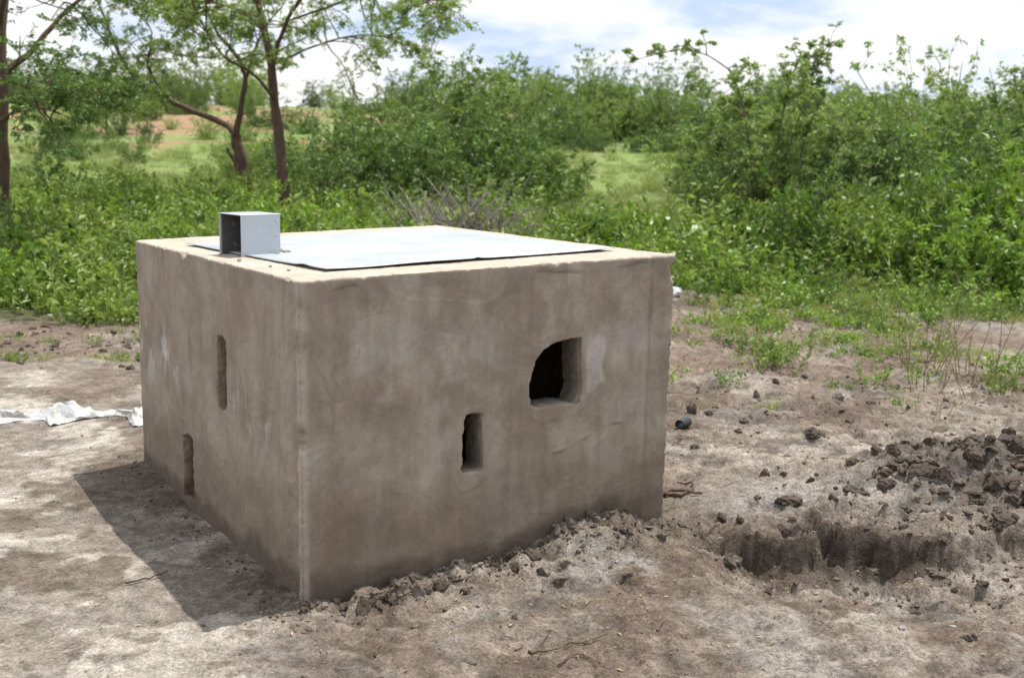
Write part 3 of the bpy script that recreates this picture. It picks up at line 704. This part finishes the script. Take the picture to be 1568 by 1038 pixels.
tree('acacia_tree',(-5.75,24,.25),.0139,[
 ([(0,-10),(4,35),(-4,75),(-8,105)],.15,.11,0),
 ([(-8,105),(-22,118,.1),(-55,132,.2),(-92,146,.2),(-130,166,.3),(-158,180,.2),(-182,212,.3),(-205,262,.4),(-235,330,.5)],.085,.02,2.0),
 ([(-8,105),(2,150,-.1),(12,192,-.2),(-8,228,-.2),(-32,262,-.3),(-50,330,-.3)],.07,.02,1.8),
 ([(8,185),(30,225,-.5),(55,262,-.8),(90,300,-1.)],.035,.01,1.8),
 ([(-158,180),(-190,160,.3),(-225,138,.4),(-262,140,.5)],.02,.005,1.4),
 ([(-4,45),(-16,70,.15),(-26,85,.2)],.06,.035,0),
 ([(-100,150),(-130,200,-.3),(-120,250,-.5),(-150,310,-.6)],.03,.008,1.9)],63,M_acacia_l,L2=1.2)
tree('acacia_sapling',(4.45,20,.0),.0116,[
 ([(0,0),(5,80),(15,150,.1),(22,210,.1),(40,272,.2)],.03,.008,2),
 ([(-3,0),(-20,90,-.2),(-40,165,-.3),(-60,235,-.3),(-85,262,-.3),(-140,280,-.4),(-215,262,-.4)],.025,.005,1.6),
 ([(3,0),(25,100,.3),(50,180,.4),(70,245,.5),(88,300,.6)],.025,.006,2),
 ([(0,20),(-15,100,.4),(-22,160,.5),(-45,215,.6)],.022,.006,2),
 ([(5,10),(60,90,-.2),(95,140,-.3),(120,180,-.4)],.022,.006,2),
 ([(0,10),(-40,70,-.2),(-80,120,-.3),(-100,160,-.4)],.022,.006,2),
 ([(2,10),(30,70,-.4),(42,150,-.5),(60,215,-.6)],.022,.006,2)],64,M_acacia_l,n2=12,n3=4,n4=3,nl=11,L2=.65,lL=.08,lW=.032,bark=M_twig,t0=.1,up=.5)
tree('acacia_sapling',(10.0,21.5,.1),.0125,[
 ([(0,0),(-10,100),(-40,180,.1),(-60,245,.1)],.03,.006,2),
 ([(0,0),(30,110,.2),(10,200,.3),(40,265,.3)],.03,.006,2),
 ([(0,0),(-60,100,.2),(-120,180,.3),(-170,245,.3)],.03,.006,2)],65,M_acacia_l,n2=10,n3=4,n4=3,nl=10,L2=.75,lL=.08,lW=.032,bark=M_twig,t0=.15,up=.4)
tree('acacia_sapling',(-1.2,28,.6),.0162,[
 ([(0,0),(-20,80),(-40,135,.1),(-60,182,.1)],.03,.008,1.5),
 ([(0,0),(30,90,.2),(20,135,.3),(50,178,.3)],.03,.008,1.5)],66,M_acacia_l,n2=7,n3=5,n4=4,nl=10,L2=1.1,lL=.1,lW=.04,bark=M_twig,t0=.3,up=.3)

r=np.random.default_rng(70);mb=MB();n=170
B=np.stack([r.normal(0,.35,n),r.normal(0,.3,n),r.uniform(0,.25,n)],1);D=nrm(rv(r,n)*np.array([1,1,.5])+np.array([0,0,.4]))
P1=grow(r,B,D,r.uniform(.5,1.1,n),6,.02,.14);tubes(mb,P1,np.linspace(1,.3,6)[None]*r.uniform(.008,.02,n)[:,None],4,0)
P2,_,_=children(r,P1,4,.2,1,.45,.7,.1,5,.0,.15);tubes(mb,P2,np.linspace(1,.3,5)[None]*np.full((len(P2),1),.006),3,0)
mkobj('dead_brushwood_pile',mb.build('dead_brushwood_pile',[M_dead]),(-.75,15.6,zz(-.75,15.6)+.16),0,1.0)
def twigs(name,lst,mat):
    mb=MB()
    for pts,rad in lst:
        P=catmull([(a_,b_,0) for a_,b_ in pts],10);P[:,2]=hfun(P[:,0],P[:,1])+rad*1.2+.004*np.abs(r.normal(size=10))
        tubes(mb,P[None],(np.linspace(1,.5,10)*rad)[None],5,0)
    return mkobj(name,mb.build(name,[mat]))
twigs('fallen_twigs',[([(.72,5.0),(.80,5.02),(.86,5.12),(.88,5.22),(.82,5.3)],.009),([(.68,4.98),(.76,5.04),(.9,5.06)],.012),
 ([(.07,3.43),(.12,3.38),(.2,3.42),(.33,3.48)],.004),([(.1,3.34),(.12,3.44),(.14,3.54)],.003),([(-.42,3.35),(-.41,3.45)],.003),
 ([(.16,3.3),(.24,3.36),(.28,3.28)],.003),([(-1.4,3.9),(-1.32,3.96),(-1.28,4.02)],.004),([(.5,3.55),(.53,3.62)],.003),([(-.62,3.18),(-.5,3.14),(-.38,3.2)],.004)],M_bark)
m,nt,out=newmat('white_plastic_sheet');b=NB(nt);co=b.n('ShaderNodeTexCoord').outputs['Object'];f=b.noise(co,8,5,.6)
p=b.n('ShaderNodeBsdfPrincipled',ins={'Base Color':b.ramp(f,[(.38,(.30,.28,.25)),(.52,(.78,.78,.77))]),'Roughness':.45});nt.links.new(p.outputs[0],out.inputs[0])
K1,K2=220,50;uu,vv=np.meshgrid(np.linspace(0,1,K1),np.linspace(0,1,K2))
wd=.06+.13*sstep(-.1,.35,perlin(uu*5.5,uu*0+3,4)+.3*np.exp(-((uu-.88)/.1)**2)+.2*np.exp(-((uu-.3)/.09)**2))
xx=-3.9+1.98*uu+.05*perlin(uu*6,vv*3,2);yy=6.15+.25*uu+(2*vv-1)*wd*(1+.35*perlin(uu*19,vv*2,8))+.08*perlin(uu*7,uu*0+4,3)
am=wd/.2
zq=hfun(xx,yy,False)+.004+.085*am*np.clip(1-np.abs(perlin(uu*15+vv*2,vv*2.2,5))*2.6,0,1)*np.sin(np.pi*np.clip(vv,0,1))**.6+.018*am*np.abs(perlin(uu*45,vv*9,6))
me=bpy.data.meshes.new('sheet');ix=np.arange(K1*K2).reshape(K2,K1)
me.from_pydata(np.stack([xx,yy,zq],-1).reshape(-1,3).tolist(),[],np.stack([ix[:-1,:-1],ix[:-1,1:],ix[1:,1:],ix[1:,:-1]],-1).reshape(-1,4).tolist())
me.materials.append(m);mkobj('crumpled_plastic_sheet',me)
v,f=ico(3);w=v*(1+.4*perlin(v[:,0]*3,v[:,1]*3+v[:,2]*2,9)[:,None])*np.array([.10,.07,.05])
me=bpy.data.meshes.new('bag');me.from_pydata(w.tolist(),[],f.tolist());me.materials.append(m);mkobj('white_plastic_bag',me,(1.75,12.2,zz(1.75,12.2)+.05))
m,nt,out=newmat('black_plastic');b=NB(nt);p=b.n('ShaderNodeBsdfPrincipled',ins={'Base Color':(.02,.022,.025,1),'Roughness':.4});nt.links.new(p.outputs[0],out.inputs[0])
mb=MB();P=np.array([[[0,0,0],[.03,.0,.002],[.09,.0,.004]]]);tubes(mb,P,np.full((1,3),.03),16,0);tubes(mb,P[:,::-1],np.full((1,3),.024),16,0)
mkobj('black_pipe_piece',mb.build('pipe',[m]),(.98,6.35,zz(.98,6.35)+.035),.9)
m,nt,out=newmat('leaf_litter');b=NB(nt);t_=b.attr('tone').outputs['Fac'];p=b.n('ShaderNodeBsdfPrincipled',ins={'Base Color':b.ramp(t_,[(0,(.10,.16,.04)),(.35,(.22,.19,.08)),(1,(.46,.37,.20))]),'Roughness':.7});nt.links.new(p.outputs[0],out.inputs[0])
mb=MB();n=2200;p_=np.stack([r.uniform(-2.6,3.4,n),r.uniform(2.8,8,n)],1);p_=p_[~inbox(p_)];n=len(p_)
Pz=np.stack([p_[:,0],p_[:,1],hfun(p_[:,0],p_[:,1])+.006],1);an=r.uniform(0,6.28,n);D=nrm(np.stack([np.cos(an),np.sin(an),r.normal(0,.15,n)],1))
leaves(mb,Pz,D,r.uniform(.008,.035,n),r.uniform(.002,.009,n),0,r.random(n),r,.8);mkobj('leaf_litter',mb.build('leaf_litter',[m]))

# ------------------------------------------------------------ light, sky, camera
sd_=Vector((.375,.050,BH));sd_=Matrix.Rotation(YAW,3,'Z')@sd_;sd_.normalize()
el=math.asin(sd_.z);azi=math.atan2(sd_.x,sd_.y)
sun=bpy.data.lights.new('sun','SUN');sun.energy=5.0;sun.angle=math.radians(.53);sun.color=(1,.96,.90)
so=bpy.data.objects.new('sun',sun);so.rotation_euler=sd_.to_track_quat('Z','Y').to_euler();so.location=(0,0,30);link(so)
W=bpy.data.worlds.new('World');scene.world=W;W.use_nodes=True;nt=W.node_tree;nt.nodes.clear();b=NB(nt)
sky=b.n('ShaderNodeTexSky',sky_type='NISHITA');sky.sun_disc=False;sky.sun_elevation=el;sky.sun_rotation=azi;sky.air_density=1.0;sky.dust_density=1.5
co=b.n('ShaderNodeTexCoord').outputs['Generated']
mp=b.n('ShaderNodeMapping',ins={0:co,1:(.3,0,.05),3:(1,1,2.6)}).outputs[0]
cl=b.noise(mp,5.0,6,.56,.3)
mask=b.ramp(cl,[(.38,0.0),(.54,1.0)])
skyc=b.mix(.8,sky.outputs[0],(8.0,9.8,12.9))
c=b.mix(mask,skyc,(12.9,12.9,13.0))
bg=b.n('ShaderNodeBackground',ins={'Color':c,'Strength':.088});o=b.n('ShaderNodeOutputWorld');nt.links.new(bg.outputs[0],o.inputs[0])
cam=bpy.data.cameras.new('camera');cam.sensor_width=36;cam.lens=36*1723.16/1568;cam.clip_end=2000;cam.clip_start=.05
cam.dof.use_dof=True;cam.dof.focus_distance=4.5;cam.dof.aperture_fstop=3.6
co_=bpy.data.objects.new('camera',cam);link(co_)
M=Matrix.Translation((0,0,1.61501))@Matrix.Rotation(math.pi/2-.17109,4,'X')@Matrix.Rotation(.01679,4,'Z')
co_.matrix_world=M;scene.camera=co_
scene.view_settings.view_transform='Standard';scene.view_settings.look='None';scene.view_settings.exposure=0
print('done',time.time()-T0)
